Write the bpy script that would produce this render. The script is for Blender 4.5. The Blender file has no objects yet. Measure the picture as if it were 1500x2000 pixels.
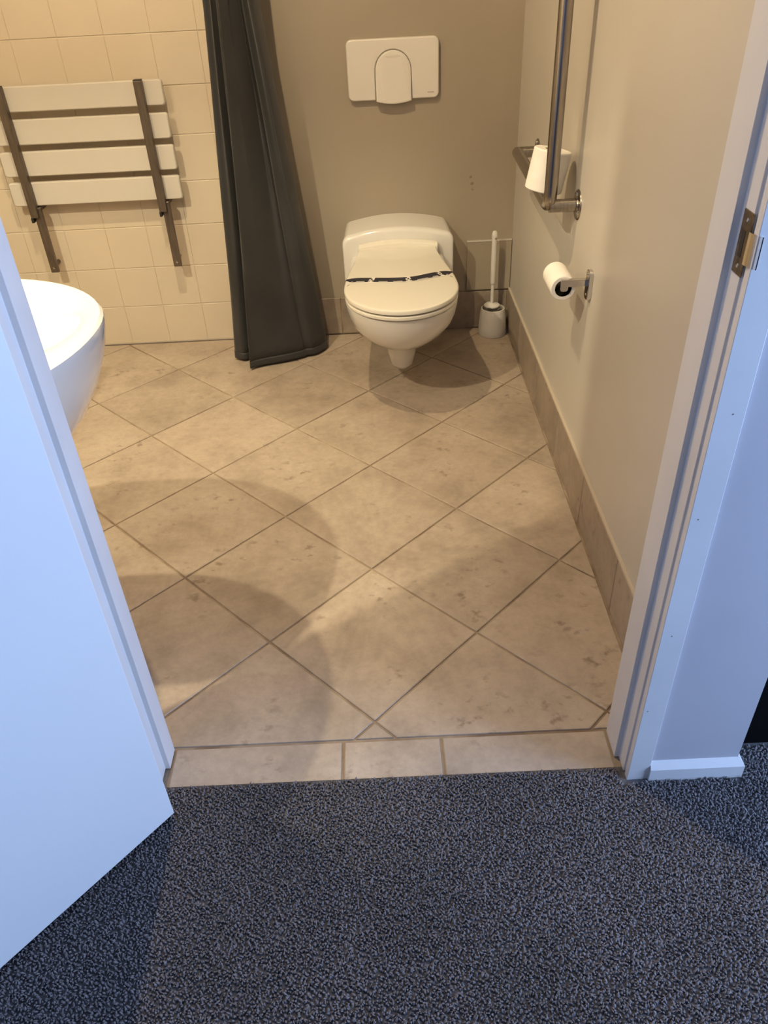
import bpy, bmesh, math, random
import numpy as np
from mathutils import Vector, Matrix

random.seed(7)
rng = np.random.default_rng(7)
scene = bpy.context.scene
COL = scene.collection
PI = math.pi

# ------------------------------------------------------------------ camera
PITCH, YAW, ROLL = 0.64365, -0.00718, -0.05176
fwd = Vector((math.sin(YAW)*math.cos(PITCH), math.cos(YAW)*math.cos(PITCH), -math.sin(PITCH)))
rt = Vector((math.cos(YAW), -math.sin(YAW), 0))
up = rt.cross(fwd)
r2 = rt*math.cos(ROLL) + up*math.sin(ROLL)
u2 = -rt*math.sin(ROLL) + up*math.cos(ROLL)
cam_d = bpy.data.cameras.new('camera')
cam_d.sensor_fit = 'VERTICAL'
cam_d.sensor_height = 36.0
cam_d.sensor_width = 27.0
cam_d.lens = 1528.95/2000*36.0
cam_d.clip_start = 0.02
cam = bpy.data.objects.new('camera', cam_d)
COL.objects.link(cam)
M = Matrix.Identity(4)
for i in range(3):
    M[i][0] = r2[i]; M[i][1] = u2[i]; M[i][2] = -fwd[i]
M[0][3], M[1][3], M[2][3] = 0.0487, -1.5095, 1.3118
cam.matrix_world = M
scene.camera = cam

# ------------------------------------------------------------------ world, lights, exposure
world = bpy.data.worlds.new('world')
scene.world = world
world.use_nodes = True
bg = world.node_tree.nodes['Background']
bg.inputs[0].default_value = (0.45, 0.65, 1.0, 1)
bg.inputs[1].default_value = 0.6
scene.view_settings.view_transform = 'Standard'
scene.view_settings.look = 'None'
scene.view_settings.gamma = 1.0
scene.view_settings.use_curve_mapping = False
scene.view_settings.exposure = 0.0

def light(name, kind, loc, power, color, **kw):
    d = bpy.data.lights.new(name, kind)
    d.energy = power
    d.color = color
    for k, v in kw.items():
        setattr(d, k, v)
    o = bpy.data.objects.new(name, d)
    o.location = loc
    COL.objects.link(o)
    return o

# three small ceiling spots of the bathroom: over the corner behind the door, over the basin, over the middle
LAMP_A = (-1.112, -0.86, 2.36)
LAMP_B = (-1.112, 0.017, 2.36)
LAMP_W = (-0.38, 0.22, 2.36)
light('corner_lamp_light', 'SPOT', LAMP_A, 135, (1.0, 0.87, 0.60), shadow_soft_size=0.02, spot_size=math.radians(120), spot_blend=0.25)
light('basin_lamp_light', 'SPOT', LAMP_B, 95, (1.0, 0.85, 0.57), shadow_soft_size=0.02, spot_size=math.radians(66), spot_blend=0.45)
light('middle_lamp_light', 'SPOT', LAMP_W, 84, (1.0, 0.77, 0.47), shadow_soft_size=0.02, spot_size=math.radians(120), spot_blend=0.25)
win = light('hall_daylight', 'AREA', (2.015, -1.27, 1.0), 76, (0.41, 0.60, 1.0), shape='RECTANGLE', size=1.5, size_y=0.95)
win.rotation_euler = (0, PI/2, 0)

# ------------------------------------------------------------------ helpers
def tag(o, label=None, cat=None, group=None, kind=None):
    if label: o['label'] = label
    if cat: o['category'] = cat
    if group: o['group'] = group
    if kind: o['kind'] = kind
    return o

def empty(name, loc, label=None, cat=None, group=None):
    o = bpy.data.objects.new(name, None)
    o.empty_display_size = 0.05
    o.location = loc
    COL.objects.link(o)
    return tag(o, label, cat, group)

def link(name, me, mat, parent=None, smooth=False, loc=None):
    o = bpy.data.objects.new(name, me)
    COL.objects.link(o)
    if mat is not None and not me.materials:
        me.materials.append(mat)
    if smooth:
        me.polygons.foreach_set('use_smooth', [True]*len(me.polygons))
        me.set_sharp_from_angle(angle=math.radians(42))
    if loc is not None:
        o.location = loc
    if parent is not None:
        o.parent = parent
        # every parent here is unrotated; keep world coordinates for the child
        o.matrix_parent_inverse = Matrix.Translation(-world_loc(parent))
    return o

def world_loc(p):
    v = Vector(p.location)
    if p.parent is not None:
        v = world_loc(p.parent) + p.matrix_parent_inverse.translation + v
    return v

def mesh(verts, faces):
    me = bpy.data.meshes.new('m')
    me.from_pydata([tuple(v) for v in verts], [], faces)
    me.validate()
    bm = bmesh.new(); bm.from_mesh(me)
    bmesh.ops.recalc_face_normals(bm, faces=bm.faces)
    bm.to_mesh(me); bm.free()
    return me

def bm_mesh(bm):
    bmesh.ops.recalc_face_normals(bm, faces=bm.faces)
    me = bpy.data.meshes.new('m')
    bm.to_mesh(me); bm.free()
    return me

def box_me(lo, hi, bevel=0.0, seg=2):
    bm = bmesh.new()
    bmesh.ops.create_cube(bm, size=1)
    c = [(a+b)/2 for a, b in zip(lo, hi)]; s = [b-a for a, b in zip(lo, hi)]
    for v in bm.verts:
        v.co = Vector((c[0]+v.co.x*s[0], c[1]+v.co.y*s[1], c[2]+v.co.z*s[2]))
    if bevel:
        bmesh.ops.bevel(bm, geom=list(bm.edges), offset=bevel, segments=seg, profile=0.5, affect='EDGES')
    return bm_mesh(bm)

def box(name, lo, hi, mat, parent=None, bevel=0.0, seg=2, smooth=False):
    return link(name, box_me(lo, hi, bevel, seg), mat, parent, smooth)

def prism_me(poly, a, b, axis='z', bevel=0.0):
    """extrude a 2-D polygon along an axis from a to b"""
    def p3(u, v, w):
        return {'z': (u, v, w), 'y': (u, w, v), 'x': (w, u, v)}[axis]
    n = len(poly)
    vs = [p3(u, v, a) for u, v in poly] + [p3(u, v, b) for u, v in poly]
    fs = [list(range(n)), list(range(n, 2*n))] + [[i, (i+1) % n, n+(i+1) % n, n+i] for i in range(n)]
    me = mesh(vs, fs)
    if bevel:
        bm = bmesh.new(); bm.from_mesh(me)
        bmesh.ops.bevel(bm, geom=list(bm.edges), offset=bevel, segments=2, profile=0.5, affect='EDGES', clamp_overlap=True)
        bmesh.ops.recalc_face_normals(bm, faces=bm.faces)
        bm.to_mesh(me); bm.free()
    return me

def loft_me(loops, cap0=True, cap1=True, closed=True):
    n = len(loops[0]); vs = []; fs = []
    for l in loops: vs += [tuple(p) for p in l]
    m = n if closed else n-1
    for k in range(len(loops)-1):
        for i in range(m):
            j = (i+1) % n
            fs.append([k*n+i, k*n+j, (k+1)*n+j, (k+1)*n+i])
    if cap0: fs.append(list(range(n)))
    if cap1: fs.append([(len(loops)-1)*n+i for i in range(n)])
    return mesh(vs, fs)

def lathe_me(profile, centre=(0, 0, 0), seg=40, axis='z'):
    loops = []
    for r, h in profile:
        r = max(r, 1e-5)
        l = []
        for i in range(seg):
            a = 2*PI*i/seg
            u, v = r*math.cos(a), r*math.sin(a)
            p = {'z': (u, v, h), 'y': (u, h, v), 'x': (h, u, v)}[axis]
            l.append((p[0]+centre[0], p[1]+centre[1], p[2]+centre[2]))
        loops.append(l)
    return loft_me(loops)

def fillet(points, rad, seg=8):
    pts = [Vector(p) for p in points]; out = [pts[0]]
    for i in range(1, len(pts)-1):
        a, b, c = pts[i-1], pts[i], pts[i+1]
        d1 = (a-b).normalized(); d2 = (c-b).normalized()
        r = min(rad, (a-b).length*0.49, (c-b).length*0.49)
        for k in range(seg+1):
            t = k/seg
            out.append((1-t)**2*(b+d1*r) + 2*t*(1-t)*b + t**2*(b+d2*r))
    out.append(pts[-1])
    return out

def tube_me(path, radius, seg=20):
    path = [Vector(p) for p in path]; n = len(path); loops = []
    t0 = (path[1]-path[0]).normalized()
    ref = Vector((0, 0, 1)) if abs(t0.z) < 0.9 else Vector((1, 0, 0))
    nrm = (ref - t0*ref.dot(t0)).normalized()
    for i in range(n):
        t = (path[min(i+1, n-1)] - path[max(i-1, 0)]).normalized()
        nrm = (nrm - t*nrm.dot(t)).normalized()
        b = t.cross(nrm)
        r = radius[i] if isinstance(radius, (list, tuple)) else radius
        loops.append([path[i] + (nrm*math.cos(2*PI*k/seg) + b*math.sin(2*PI*k/seg))*r for k in range(seg)])
    return loft_me(loops)

def rrect(cx, cy, hw, hh, r, seg=6):
    out = []
    for sx, sy, a0 in ((1, 1, 0), (-1, 1, PI/2), (-1, -1, PI), (1, -1, 3*PI/2)):
        for k in range(seg+1):
            a = a0 + PI/2*k/seg
            out.append((cx+sx*(hw-r)+r*math.cos(a), cy+sy*(hh-r)+r*math.sin(a)))
    return out

def catmull(pts, n):
    P = [np.array(p, float) for p in pts]
    P = [2*P[0]-P[1]] + P + [2*P[-1]-P[-2]]
    out = []
    m = len(P)-3
    for k in range(n):
        t = k/(n-1)*m; i = min(int(t), m-1); t -= i
        a, b, c, d = P[i:i+4]
        out.append(0.5*((2*b) + (-a+c)*t + (2*a-5*b+4*c-d)*t*t + (-a+3*b-3*c+d)*t**3))
    return out

# ------------------------------------------------------------------ materials
def mat(name, color, rough=0.5, metal=0.0, spec=0.5, coat=0.0):
    m = bpy.data.materials.new(name); m.use_nodes = True
    b = m.node_tree.nodes['Principled BSDF']
    b.inputs['Base Color'].default_value = (*color, 1)
    b.inputs['Roughness'].default_value = rough
    b.inputs['Metallic'].default_value = metal
    b.inputs['Specular IOR Level'].default_value = spec
    b.inputs['Coat Weight'].default_value = coat
    b.inputs['Coat Roughness'].default_value = 0.08
    return m

def N(m, kind, **kw):
    n = m.node_tree.nodes.new(kind)
    for k, v in kw.items():
        if k in n.inputs.keys(): n.inputs[k].default_value = v
        else: setattr(n, k, v)
    return n

def L(m, a, ao, b, bi):
    m.node_tree.links.new(a.outputs[ao], b.inputs[bi])

def noise(m, scale, detail=4, rough=0.55, world=True, stretch=None):
    n = N(m, 'ShaderNodeTexNoise'); n.inputs['Scale'].default_value = scale
    n.inputs['Detail'].default_value = detail; n.inputs['Roughness'].default_value = rough
    if world:
        g = N(m, 'ShaderNodeNewGeometry')
        if stretch:
            mp = N(m, 'ShaderNodeMapping'); mp.inputs['Scale'].default_value = stretch
            L(m, g, 'Position', mp, 'Vector'); L(m, mp, 'Vector', n, 'Vector')
        else:
            L(m, g, 'Position', n, 'Vector')
    return n

def ramp(m, stops):
    r = N(m, 'ShaderNodeValToRGB'); e = r.color_ramp.elements
    while len(e) < len(stops): e.new(0.5)
    for el, (p, c) in zip(e, stops):
        el.position = p; el.color = (*c, 1) if len(c) == 3 else c
    return r

def bsdf(m): return m.node_tree.nodes['Principled BSDF']

def add_bump(m, scale, strength, dist=0.001, detail=3, stretch=None):
    n = noise(m, scale, detail, stretch=stretch)
    b = N(m, 'ShaderNodeBump'); b.inputs['Strength'].default_value = strength; b.inputs['Distance'].default_value = dist
    L(m, n, 'Fac', b, 'Height'); L(m, b, 'Normal', bsdf(m), 'Normal')

def mottle(m, scale, c1, c2, lo=0.35, hi=0.65, detail=4, stretch=None):
    n = noise(m, scale, detail, stretch=stretch); r = ramp(m, [(lo, c1), (hi, c2)])
    L(m, n, 'Fac', r, 'Fac'); L(m, r, 'Color', bsdf(m), 'Base Color')
    return r

# floor tile: sandy stoneware with smoky stains
def make_floor_tile(name, tint=1.0):
    m = mat(name, (0.4, 0.32, 0.25), 0.42)
    a = noise(m, 5.0, 6, 0.6)
    ra = ramp(m, [(0.30, (0.33*tint, 0.265*tint, 0.205*tint)), (0.50, (0.45*tint, 0.365*tint, 0.285*tint)), (0.72, (0.52*tint, 0.435*tint, 0.345*tint))])
    L(m, a, 'Fac', ra, 'Fac')
    f = noise(m, 42.0, 6, 0.7); rf = ramp(m, [(0.3, (0.84, 0.84, 0.84)), (0.7, (1.06, 1.06, 1.06))]); L(m, f, 'Fac', rf, 'Fac')
    mul = N(m, 'ShaderNodeMix', data_type='RGBA', blend_type='MULTIPLY'); mul.inputs['Factor'].default_value = 1.0
    L(m, ra, 'Color', mul, 'A'); L(m, rf, 'Color', mul, 'B')
    # stains: clustered dark flecks
    s1 = noise(m, 26.0, 5, 0.6, stretch=(1.0, 1.3, 1.0)); s2 = noise(m, 5.5, 2, 0.5)
    r1 = ramp(m, [(0.565, (0, 0, 0)), (0.67, (1, 1, 1))]); r2_ = ramp(m, [(0.50, (0, 0, 0)), (0.62, (1, 1, 1))])
    L(m, s1, 'Fac', r1, 'Fac'); L(m, s2, 'Fac', r2_, 'Fac')
    ms = N(m, 'ShaderNodeMath', operation='MULTIPLY'); L(m, r1, 'Color', ms, 0); L(m, r2_, 'Color', ms, 1)
    mk = N(m, 'ShaderNodeMath', operation='MULTIPLY'); L(m, ms, 0, mk, 0); mk.inputs[1].default_value = 0.62
    mx = N(m, 'ShaderNodeMix', data_type='RGBA'); L(m, mk, 0, mx, 'Factor'); L(m, mul, 'Result', mx, 'A')
    mx.inputs['B'].default_value = (0.16, 0.11, 0.075, 1)
    # each tile a shade of its own
    oi = N(m, 'ShaderNodeObjectInfo'); hv = N(m, 'ShaderNodeHueSaturation')
    mr = N(m, 'ShaderNodeMapRange'); mr.inputs['To Min'].default_value = 0.92; mr.inputs['To Max'].default_value = 1.07
    L(m, oi, 'Random', mr, 'Value'); L(m, mr, 'Result', hv, 'Value'); L(m, mx, 'Result', hv, 'Color')
    L(m, hv, 'Color', bsdf(m), 'Base Color')
    add_bump(m, 60.0, 0.25, 0.0012, 5)
    return m

M_tile = make_floor_tile('stoneware_tile')
M_skirt_tile = make_floor_tile('stoneware_skirting_tile', 0.80)
M_grout = mat('floor_grout', (0.30, 0.22, 0.15), 0.85); mottle(M_grout, 9, (0.21, 0.145, 0.095), (0.42, 0.33, 0.23), 0.35, 0.65)
M_caulk = mat('pale_caulk', (0.52, 0.45, 0.36), 0.6)
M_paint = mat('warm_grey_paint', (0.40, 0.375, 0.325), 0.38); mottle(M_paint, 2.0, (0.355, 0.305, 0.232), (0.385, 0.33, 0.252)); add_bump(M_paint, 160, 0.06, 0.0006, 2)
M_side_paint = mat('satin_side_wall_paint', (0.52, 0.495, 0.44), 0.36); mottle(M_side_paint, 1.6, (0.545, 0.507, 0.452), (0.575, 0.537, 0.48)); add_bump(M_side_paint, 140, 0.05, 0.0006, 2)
M_wtile = mat('cream_wall_tile', (0.72, 0.66, 0.55), 0.28, coat=0.2); mottle(M_wtile, 3, (0.70, 0.61, 0.475), (0.74, 0.645, 0.505))
M_wgrout = mat('cream_grout', (0.66, 0.58, 0.46), 0.8); mottle(M_wgrout, 7, (0.58, 0.50, 0.38), (0.76, 0.69, 0.57))
M_white = mat('white_paint', (0.74, 0.74, 0.74), 0.6); mottle(M_white, 2.2, (0.72, 0.72, 0.72), (0.76, 0.76, 0.76))
M_hallwall = mat('hall_wall_paint', (0.55, 0.55, 0.56), 0.6); mottle(M_hallwall, 2.5, (0.46, 0.44, 0.47), (0.50, 0.48, 0.51)); add_bump(M_hallwall, 180, 0.08, 0.0006, 2)
M_door = mat('white_door_paint', (0.80, 0.80, 0.80), 0.42); mottle(M_door, 2.0, (0.79, 0.79, 0.79), (0.81, 0.81, 0.81)); add_bump(M_door, 90, 0.04, 0.0006, 2)
M_frame = mat('frame_paint', (0.66, 0.64, 0.63), 0.42); mottle(M_frame, 5.0, (0.66, 0.64, 0.635), (0.71, 0.69, 0.685)); add_bump(M_frame, 70, 0.06, 0.0006, 3, stretch=(1, 1, 0.15))
M_ceramic = mat('white_ceramic', (0.80, 0.78, 0.73), 0.14, coat=0.6); mottle(M_ceramic, 3, (0.745, 0.725, 0.68), (0.765, 0.745, 0.70))
M_lid = mat('ivory_plastic_lid', (0.82, 0.78, 0.68), 0.25, coat=0.3); mottle(M_lid, 3, (0.81, 0.77, 0.67), (0.83, 0.79, 0.69))
M_plastic = mat('white_plastic', (0.74, 0.70, 0.64), 0.35); mottle(M_plastic, 4, (0.73, 0.69, 0.63), (0.75, 0.71, 0.65))
M_brushplastic = mat('pale_brush_plastic', (0.70, 0.67, 0.62), 0.4); mottle(M_brushplastic, 6, (0.68, 0.65, 0.60), (0.72, 0.69, 0.64))
M_bristle = mat('brush_bristle', (0.45, 0.42, 0.38), 0.8); mottle(M_bristle, 90, (0.30, 0.28, 0.25), (0.6, 0.57, 0.5))
M_steel = mat('brushed_steel', (0.50, 0.46, 0.41), 0.22, metal=1.0); mottle(M_steel, 30, (0.30, 0.27, 0.24), (0.40, 0.365, 0.325), stretch=(6, 6, 0.4))
M_chrome = mat('chrome', (0.66, 0.64, 0.61), 0.10, metal=1.0); mottle(M_chrome, 12, (0.62, 0.60, 0.57), (0.70, 0.68, 0.65))
M_darksteel = mat('old_steel_plate', (0.15, 0.12, 0.09), 0.35, metal=0.9); mottle(M_darksteel, 60, (0.09, 0.07, 0.05), (0.24, 0.19, 0.14))
M_bar = mat('bronze_grey_bar', (0.15, 0.12, 0.095), 0.40, metal=0.55); mottle(M_bar, 25, (0.125, 0.10, 0.08), (0.18, 0.145, 0.115), stretch=(5, 5, 0.5))
M_black = mat('black_plastic', (0.015, 0.015, 0.016), 0.5); mottle(M_black, 20, (0.012, 0.012, 0.013), (0.02, 0.02, 0.02))
M_slat = mat('seat_slat_plastic', (0.66, 0.62, 0.55), 0.4); mottle(M_slat, 3, (0.65, 0.61, 0.54), (0.67, 0.63, 0.56))
M_curtain = mat('charcoal_curtain', (0.032, 0.033, 0.034), 0.62); mottle(M_curtain, 6, (0.022, 0.0225, 0.023), (0.031, 0.031, 0.0315)); add_bump(M_curtain, 420, 0.25, 0.0008, 2)
bsdf(M_curtain).inputs['Sheen Weight'].default_value = 0.15
M_paper = mat('toilet_paper', (0.86, 0.82, 0.76), 0.9); mottle(M_paper, 30, (0.84, 0.80, 0.74), (0.88, 0.84, 0.78)); add_bump(M_paper, 260, 0.35, 0.001, 2)
M_card = mat('cardboard_core', (0.30, 0.24, 0.18), 0.9); mottle(M_card, 40, (0.26, 0.21, 0.155), (0.34, 0.27, 0.20))
M_band = mat('navy_paper_band', (0.012, 0.014, 0.028), 0.45); mottle(M_band, 50, (0.010, 0.012, 0.024), (0.016, 0.018, 0.034))
M_print = mat('band_white_print', (0.78, 0.75, 0.68), 0.5); mottle(M_print, 50, (0.76, 0.73, 0.66), (0.80, 0.77, 0.70))
M_mark = mat('plugged_hole', (0.20, 0.18, 0.15), 0.8); mottle(M_mark, 80, (0.20, 0.17, 0.13), (0.28, 0.24, 0.185))
M_logo = mat('grey_print', (0.30, 0.27, 0.23), 0.6); mottle(M_logo, 80, (0.28, 0.25, 0.21), (0.33, 0.30, 0.26))
M_carpetbase = mat('carpet_backing', (0.018, 0.020, 0.028), 1.0); mottle(M_carpetbase, 60, (0.06, 0.056, 0.058), (0.11, 0.103, 0.107))
M_pile = mat('carpet_pile', (0.06, 0.065, 0.09), 0.85, spec=0.25)
_n = noise(M_pile, 130, 2); _r = ramp(M_pile, [(0.34, (0.15, 0.14, 0.145)), (0.66, (0.225, 0.209, 0.216))]); L(M_pile, _n, 'Fac', _r, 'Fac')
_n2 = noise(M_pile, 3, 3); _r2 = ramp(M_pile, [(0.3, (0.8, 0.8, 0.8)), (0.7, (1.15, 1.12, 1.12))]); L(M_pile, _n2, 'Fac', _r2, 'Fac')
_mm = N(M_pile, 'ShaderNodeMix', data_type='RGBA', blend_type='MULTIPLY'); _mm.inputs['Factor'].default_value = 1
L(M_pile, _r, 'Color', _mm, 'A'); L(M_pile, _r2, 'Color', _mm, 'B'); L(M_pile, _mm, 'Result', bsdf(M_pile), 'Base Color')
M_darkpanel = mat('near_black_board', (0.006, 0.006, 0.007), 0.8); mottle(M_darkpanel, 8, (0.002, 0.002, 0.002), (0.003, 0.003, 0.003)); bsdf(M_darkpanel).inputs['Specular IOR Level'].default_value = 0.08  # near-black colour makes the recess beside the partition dark
M_bulb = mat('lamp_glass_warm', (1, 0.9, 0.7), 0.4); bsdf(M_bulb).inputs['Emission Color'].default_value = (1, 0.75, 0.45, 1); bsdf(M_bulb).inputs['Emission Strength'].default_value = 3.0
M_glass = mat('window_glass', (0.9, 0.95, 1.0), 0.02); bsdf(M_glass).inputs['Transmission Weight'].default_value = 1.0

# ------------------------------------------------------------------ layout (metres)
XR, YB = 0.555, 1.453          # skirting face of the right wall, face of the back wall
XL, YD = -1.42, -0.523         # left wall, bathroom face of the door wall
YH = -0.634                    # hall face of the door wall
XO0, XO1 = -0.404, 0.464       # door opening
H = 2.42
XT = -0.342                    # where the cream tiling stops and the paint begins
S = 0.338                      # floor tile pitch
XP = 0.676                     # far face of the partition beside the bathroom

def struct(name, me, m, parent=None, smooth=False):
    o = link(name, me, m, parent, smooth)
    if parent is None: o['kind'] = 'structure'
    return o

# ------------------------------------------------------------------ bathroom shell
floor = struct('floor', box_me((XL, -0.617, -0.06), (0.564, YB+0.003, -0.0032)), M_grout)

def clip(poly, f):
    out = []
    for i in range(len(poly)):
        a, b = poly[i], poly[(i+1) % len(poly)]
        fa, fb = f(a), f(b)
        if fa >= 0: out.append(a)
        if (fa >= 0) != (fb >= 0):
            t = fa/(fa-fb); out.append((a[0]+(b[0]-a[0])*t, a[1]+(b[1]-a[1])*t))
    return out

def area(p):
    return 0.5*abs(sum(p[i][0]*p[(i+1) % len(p)][1]-p[(i+1) % len(p)][0]*p[i][1] for i in range(len(p))))

def dedupe(p):
    out = []
    for a in p:
        if not out or math.hypot(a[0]-out[-1][0], a[1]-out[-1][1]) > 1e-4: out.append(a)
    if len(out) > 1 and math.hypot(out[0][0]-out[-1][0], out[0][1]-out[-1][1]) < 1e-4: out.pop()
    return out

def slab(poly, ch=0.0018, top=0.0, bot=-0.01):
    """flat piece with a chamfered rim; poly is convex"""
    n = len(poly)
    cx = sum(p[0] for p in poly)/n; cy = sum(p[1] for p in poly)/n
    def ins(p):
        d = math.hypot(p[0]-cx, p[1]-cy); k = max(0.0, 1-ch*1.4/d) if d > 0 else 1
        return (cx+(p[0]-cx)*k, cy+(p[1]-cy)*k)
    vs = [(*ins(p), top) for p in poly] + [(p[0], p[1], top-ch*0.8) for p in poly] + [(p[0], p[1], bot) for p in poly]
    fs = [list(range(n))]
    for k in (0, 1):
        fs += [[k*n+i, k*n+(i+1) % n, (k+1)*n+(i+1) % n, (k+1)*n+i] for i in range(n)]
    return mesh(vs, fs)

g = 0.0052
half = (S-g)/2*math.sqrt(2)
diamond = [(half, 0), (0, half), (-half, 0), (0, -half)]
full_tile = slab(diamond)
full_tile.materials.append(M_tile)
lims = (XL, XR-0.004, YD+0.004, YB-0.013)
for u in range(-12, 12):
    for v in range(-12, 12):
        # corner (u,v) of the lattice is the left corner of a tile
        cx = (u+0.5+v+0.5)*S*math.sqrt(0.5); cy = (u+0.5-v-0.5)*S*math.sqrt(0.5)
        p = [(cx+a, cy+b) for a, b in diamond]
        q = p
        for f in (lambda t: t[0]-lims[0], lambda t: lims[1]-t[0], lambda t: t[1]-lims[2], lambda t: lims[3]-t[1]):
            if q: q = clip(q, f)
        q = dedupe(q)
        if len(q) < 3 or area(q) < 2e-4: continue
        dz = random.uniform(-0.0004, 0.0004)
        if area(q) > area(p)*0.999:
            link('floor_tile', full_tile, M_tile, floor, loc=(cx, cy, dz))
        else:
            ox = sum(t[0] for t in q)/len(q); oy = sum(t[1] for t in q)/len(q)
            link('floor_tile', slab([(a-ox, b-oy) for a, b in q]), M_tile, floor, loc=(ox, oy, dz))
for x0, x1 in ((XO0+0.004, -0.067), (-0.061, 0.129), (0.135, XO1-0.004)):
    cx = (x0+x1)/2
    link('threshold_tile', slab([(x0-cx, -0.0475), (x1-cx, -0.0475), (x1-cx, 0.0465), (x0-cx, 0.0465)]), M_tile, floor, loc=(cx, -0.5735, 0.0006))

# back wall: painted part and tiled shower part
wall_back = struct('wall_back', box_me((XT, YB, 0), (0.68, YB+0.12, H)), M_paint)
for x, z, r in ((0.400, 0.574, 0.0052), (0.406, 0.551, 0.006), (0.409, 0.530, 0.0045)):
    o = link('plugged_screw_hole', lathe_me([(0.0, -0.0009), (r*0.8, -0.0009), (r, 0), (r, 0.002)], (x, YB, z), 14, 'y'), M_mark, wall_back)
wall_shower = struct('wall_shower', box_me((XL-0.1, YB+0.0022, 0), (XT, YB+0.12, H)), M_wgrout)
P15 = 0.1515
wt = 0.1515-0.0026
def wall_tile_me(w, h):
    p = [(-w/2, -h/2), (w/2, -h/2), (w/2, h/2), (-w/2, h/2)]
    c = 0.0012
    pin = [(a-math.copysign(0.0004, a), b-math.copysign(c, b)) for a, b in p]
    vs = [(a, -0.0, b) for a, b in pin] + [(a, 0.001, b) for a, b in p] + [(a, 0.006, b) for a, b in p]
    fs = [[0, 1, 2, 3]]
    for k in (0, 4): fs += [[k+i, k+(i+1) % 4, k+4+(i+1) % 4, k+4+i] for i in range(4)]
    return mesh(vs, fs)
wtile = wall_tile_me(P15-0.0004, wt); wtile.materials.append(M_wtile)
for r in range(16):
    for c in range(8):
        x = XT - P15*(c+0.5); z = 0.0015 + P15*(r+0.5)
        link('wall_tile', wtile, M_wtile, wall_shower, loc=(x, YB+random.uniform(-0.0003, 0.0003), z))
box('floor_caulk', (XL, YB-0.004, 0.0), (XT, YB+0.002, 0.0035), M_caulk, wall_shower)

# right wall (partition), painted satin
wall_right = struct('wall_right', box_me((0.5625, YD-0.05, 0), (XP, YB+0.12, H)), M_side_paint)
wall_left = struct('wall_left', box_me((XL-0.12, -0.95, 0), (XL, YB+0.12, H)), M_wtile)
# door wall: left of the door, right of the door, above the door
# (left of it the bathroom widens into a corner behind the open door)
struct('wall_door_left', prism_me([(XO0-0.02, YH), (-0.55, YH), (-0.55, -0.72), (-0.79, -1.0), (XL-0.12, -1.0), (XL-0.12, -0.95), (-0.82, -0.95), (-0.60, -0.70), (-0.60, YD), (XO0-0.02, YD)], 0, H), M_hallwall)
struct('floor_corner', box_me((XL, -0.95, -0.06), (-0.60, YD, -0.0005)), M_tile)
struct('ceiling_corner', box_me((XL-0.12, -1.0, H), (-0.55, YD, H+0.1)), M_white)
struct('wall_ledge', box_me((XL, -0.75, 0), (-1.045, 0.25, 1.12), 0.003), M_wtile)
struct('wall_door_right', prism_me([(XO1+0.02, YH), (XP, YH), (XP, YD-0.05), (0.5625, YD-0.05), (0.5625, YD), (XO1+0.02, YD)], 0, H), M_hallwall)
struct('wall_door_top', box_me((XO0-0.02, YH, 2.06), (XO1+0.02, YD, H)), M_hallwall)
struct('ceiling', box_me((XL-0.12, YD, H), (XP, YB+0.12, H+0.1)), M_white)

# tiled skirting, right wall and back wall
sk_r = struct('baseboard_right', box_me((0.5565, YD, 0), (0.5635, YB, 0.1555)), M_grout)
def skirt_tile(parent, lo, hi):
    c = [(a+b)/2 for a, b in zip(lo, hi)]
    link('skirting_tile', box_me([a-k for a, k in zip(lo, c)], [b-k for b, k in zip(hi, c)], 0.0012, 1), M_skirt_tile, parent, loc=c)
ys = [YB-0.011, 1.1425, 0.8095, 0.4765, 0.1435, -0.1895, YD]
for b, a in zip(ys[:-1], ys[1:]):
    skirt_tile(sk_r, (XR, a+0.0025, 0.003), (0.562, b-0.0025, 0.156))
box('caulk_line', (XR+0.0005, YD, 0.156), (0.5640, YB-0.008, 0.1605), M_caulk, sk_r)
sk_b = struct('baseboard_back', box_me((XT, YB-0.006, 0), (0.5565, YB+0.001, 0.1495)), M_grout)
xs = [XT, -0.099, 0.234, XR-0.001]
for a, b in zip(xs[:-1], xs[1:]):
    skirt_tile(sk_b, (a+0.002, YB-0.0085, 0.003), (b-0.002, YB-0.001, 0.150))

# ------------------------------------------------------------------ door frame, door, hall
jr = [(0.464, -0.527), (0.464, -0.588), (0.473, -0.588), (0.473, -0.620), (0.4765, -0.620), (0.4765, -0.627), (0.474, -0.627), (0.474, -0.6405),
      (0.513, -0.6405), (0.513, -0.630), (0.49, -0.630), (0.49, -0.527)]
trim_2 = struct('trim_2', prism_me(jr, 0.0, 2.05, 'z', 0.0007), M_frame)
jl = [(-0.404, -0.525), (-0.404, -0.569), (-0.414, -0.569), (-0.414, -0.630), (-0.414, -0.6405), (-0.455, -0.6405), (-0.455, -0.630), (-0.43, -0.630), (-0.43, -0.525)]
trim_1 = struct('trim_1', prism_me(jl, 0.0, 2.05, 'z', 0.0007), M_frame)
trim_3 = struct('trim_3', box_me((-0.455, -0.6405, 2.05), (0.513, -0.525, 2.09), 0.001), M_frame)
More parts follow.
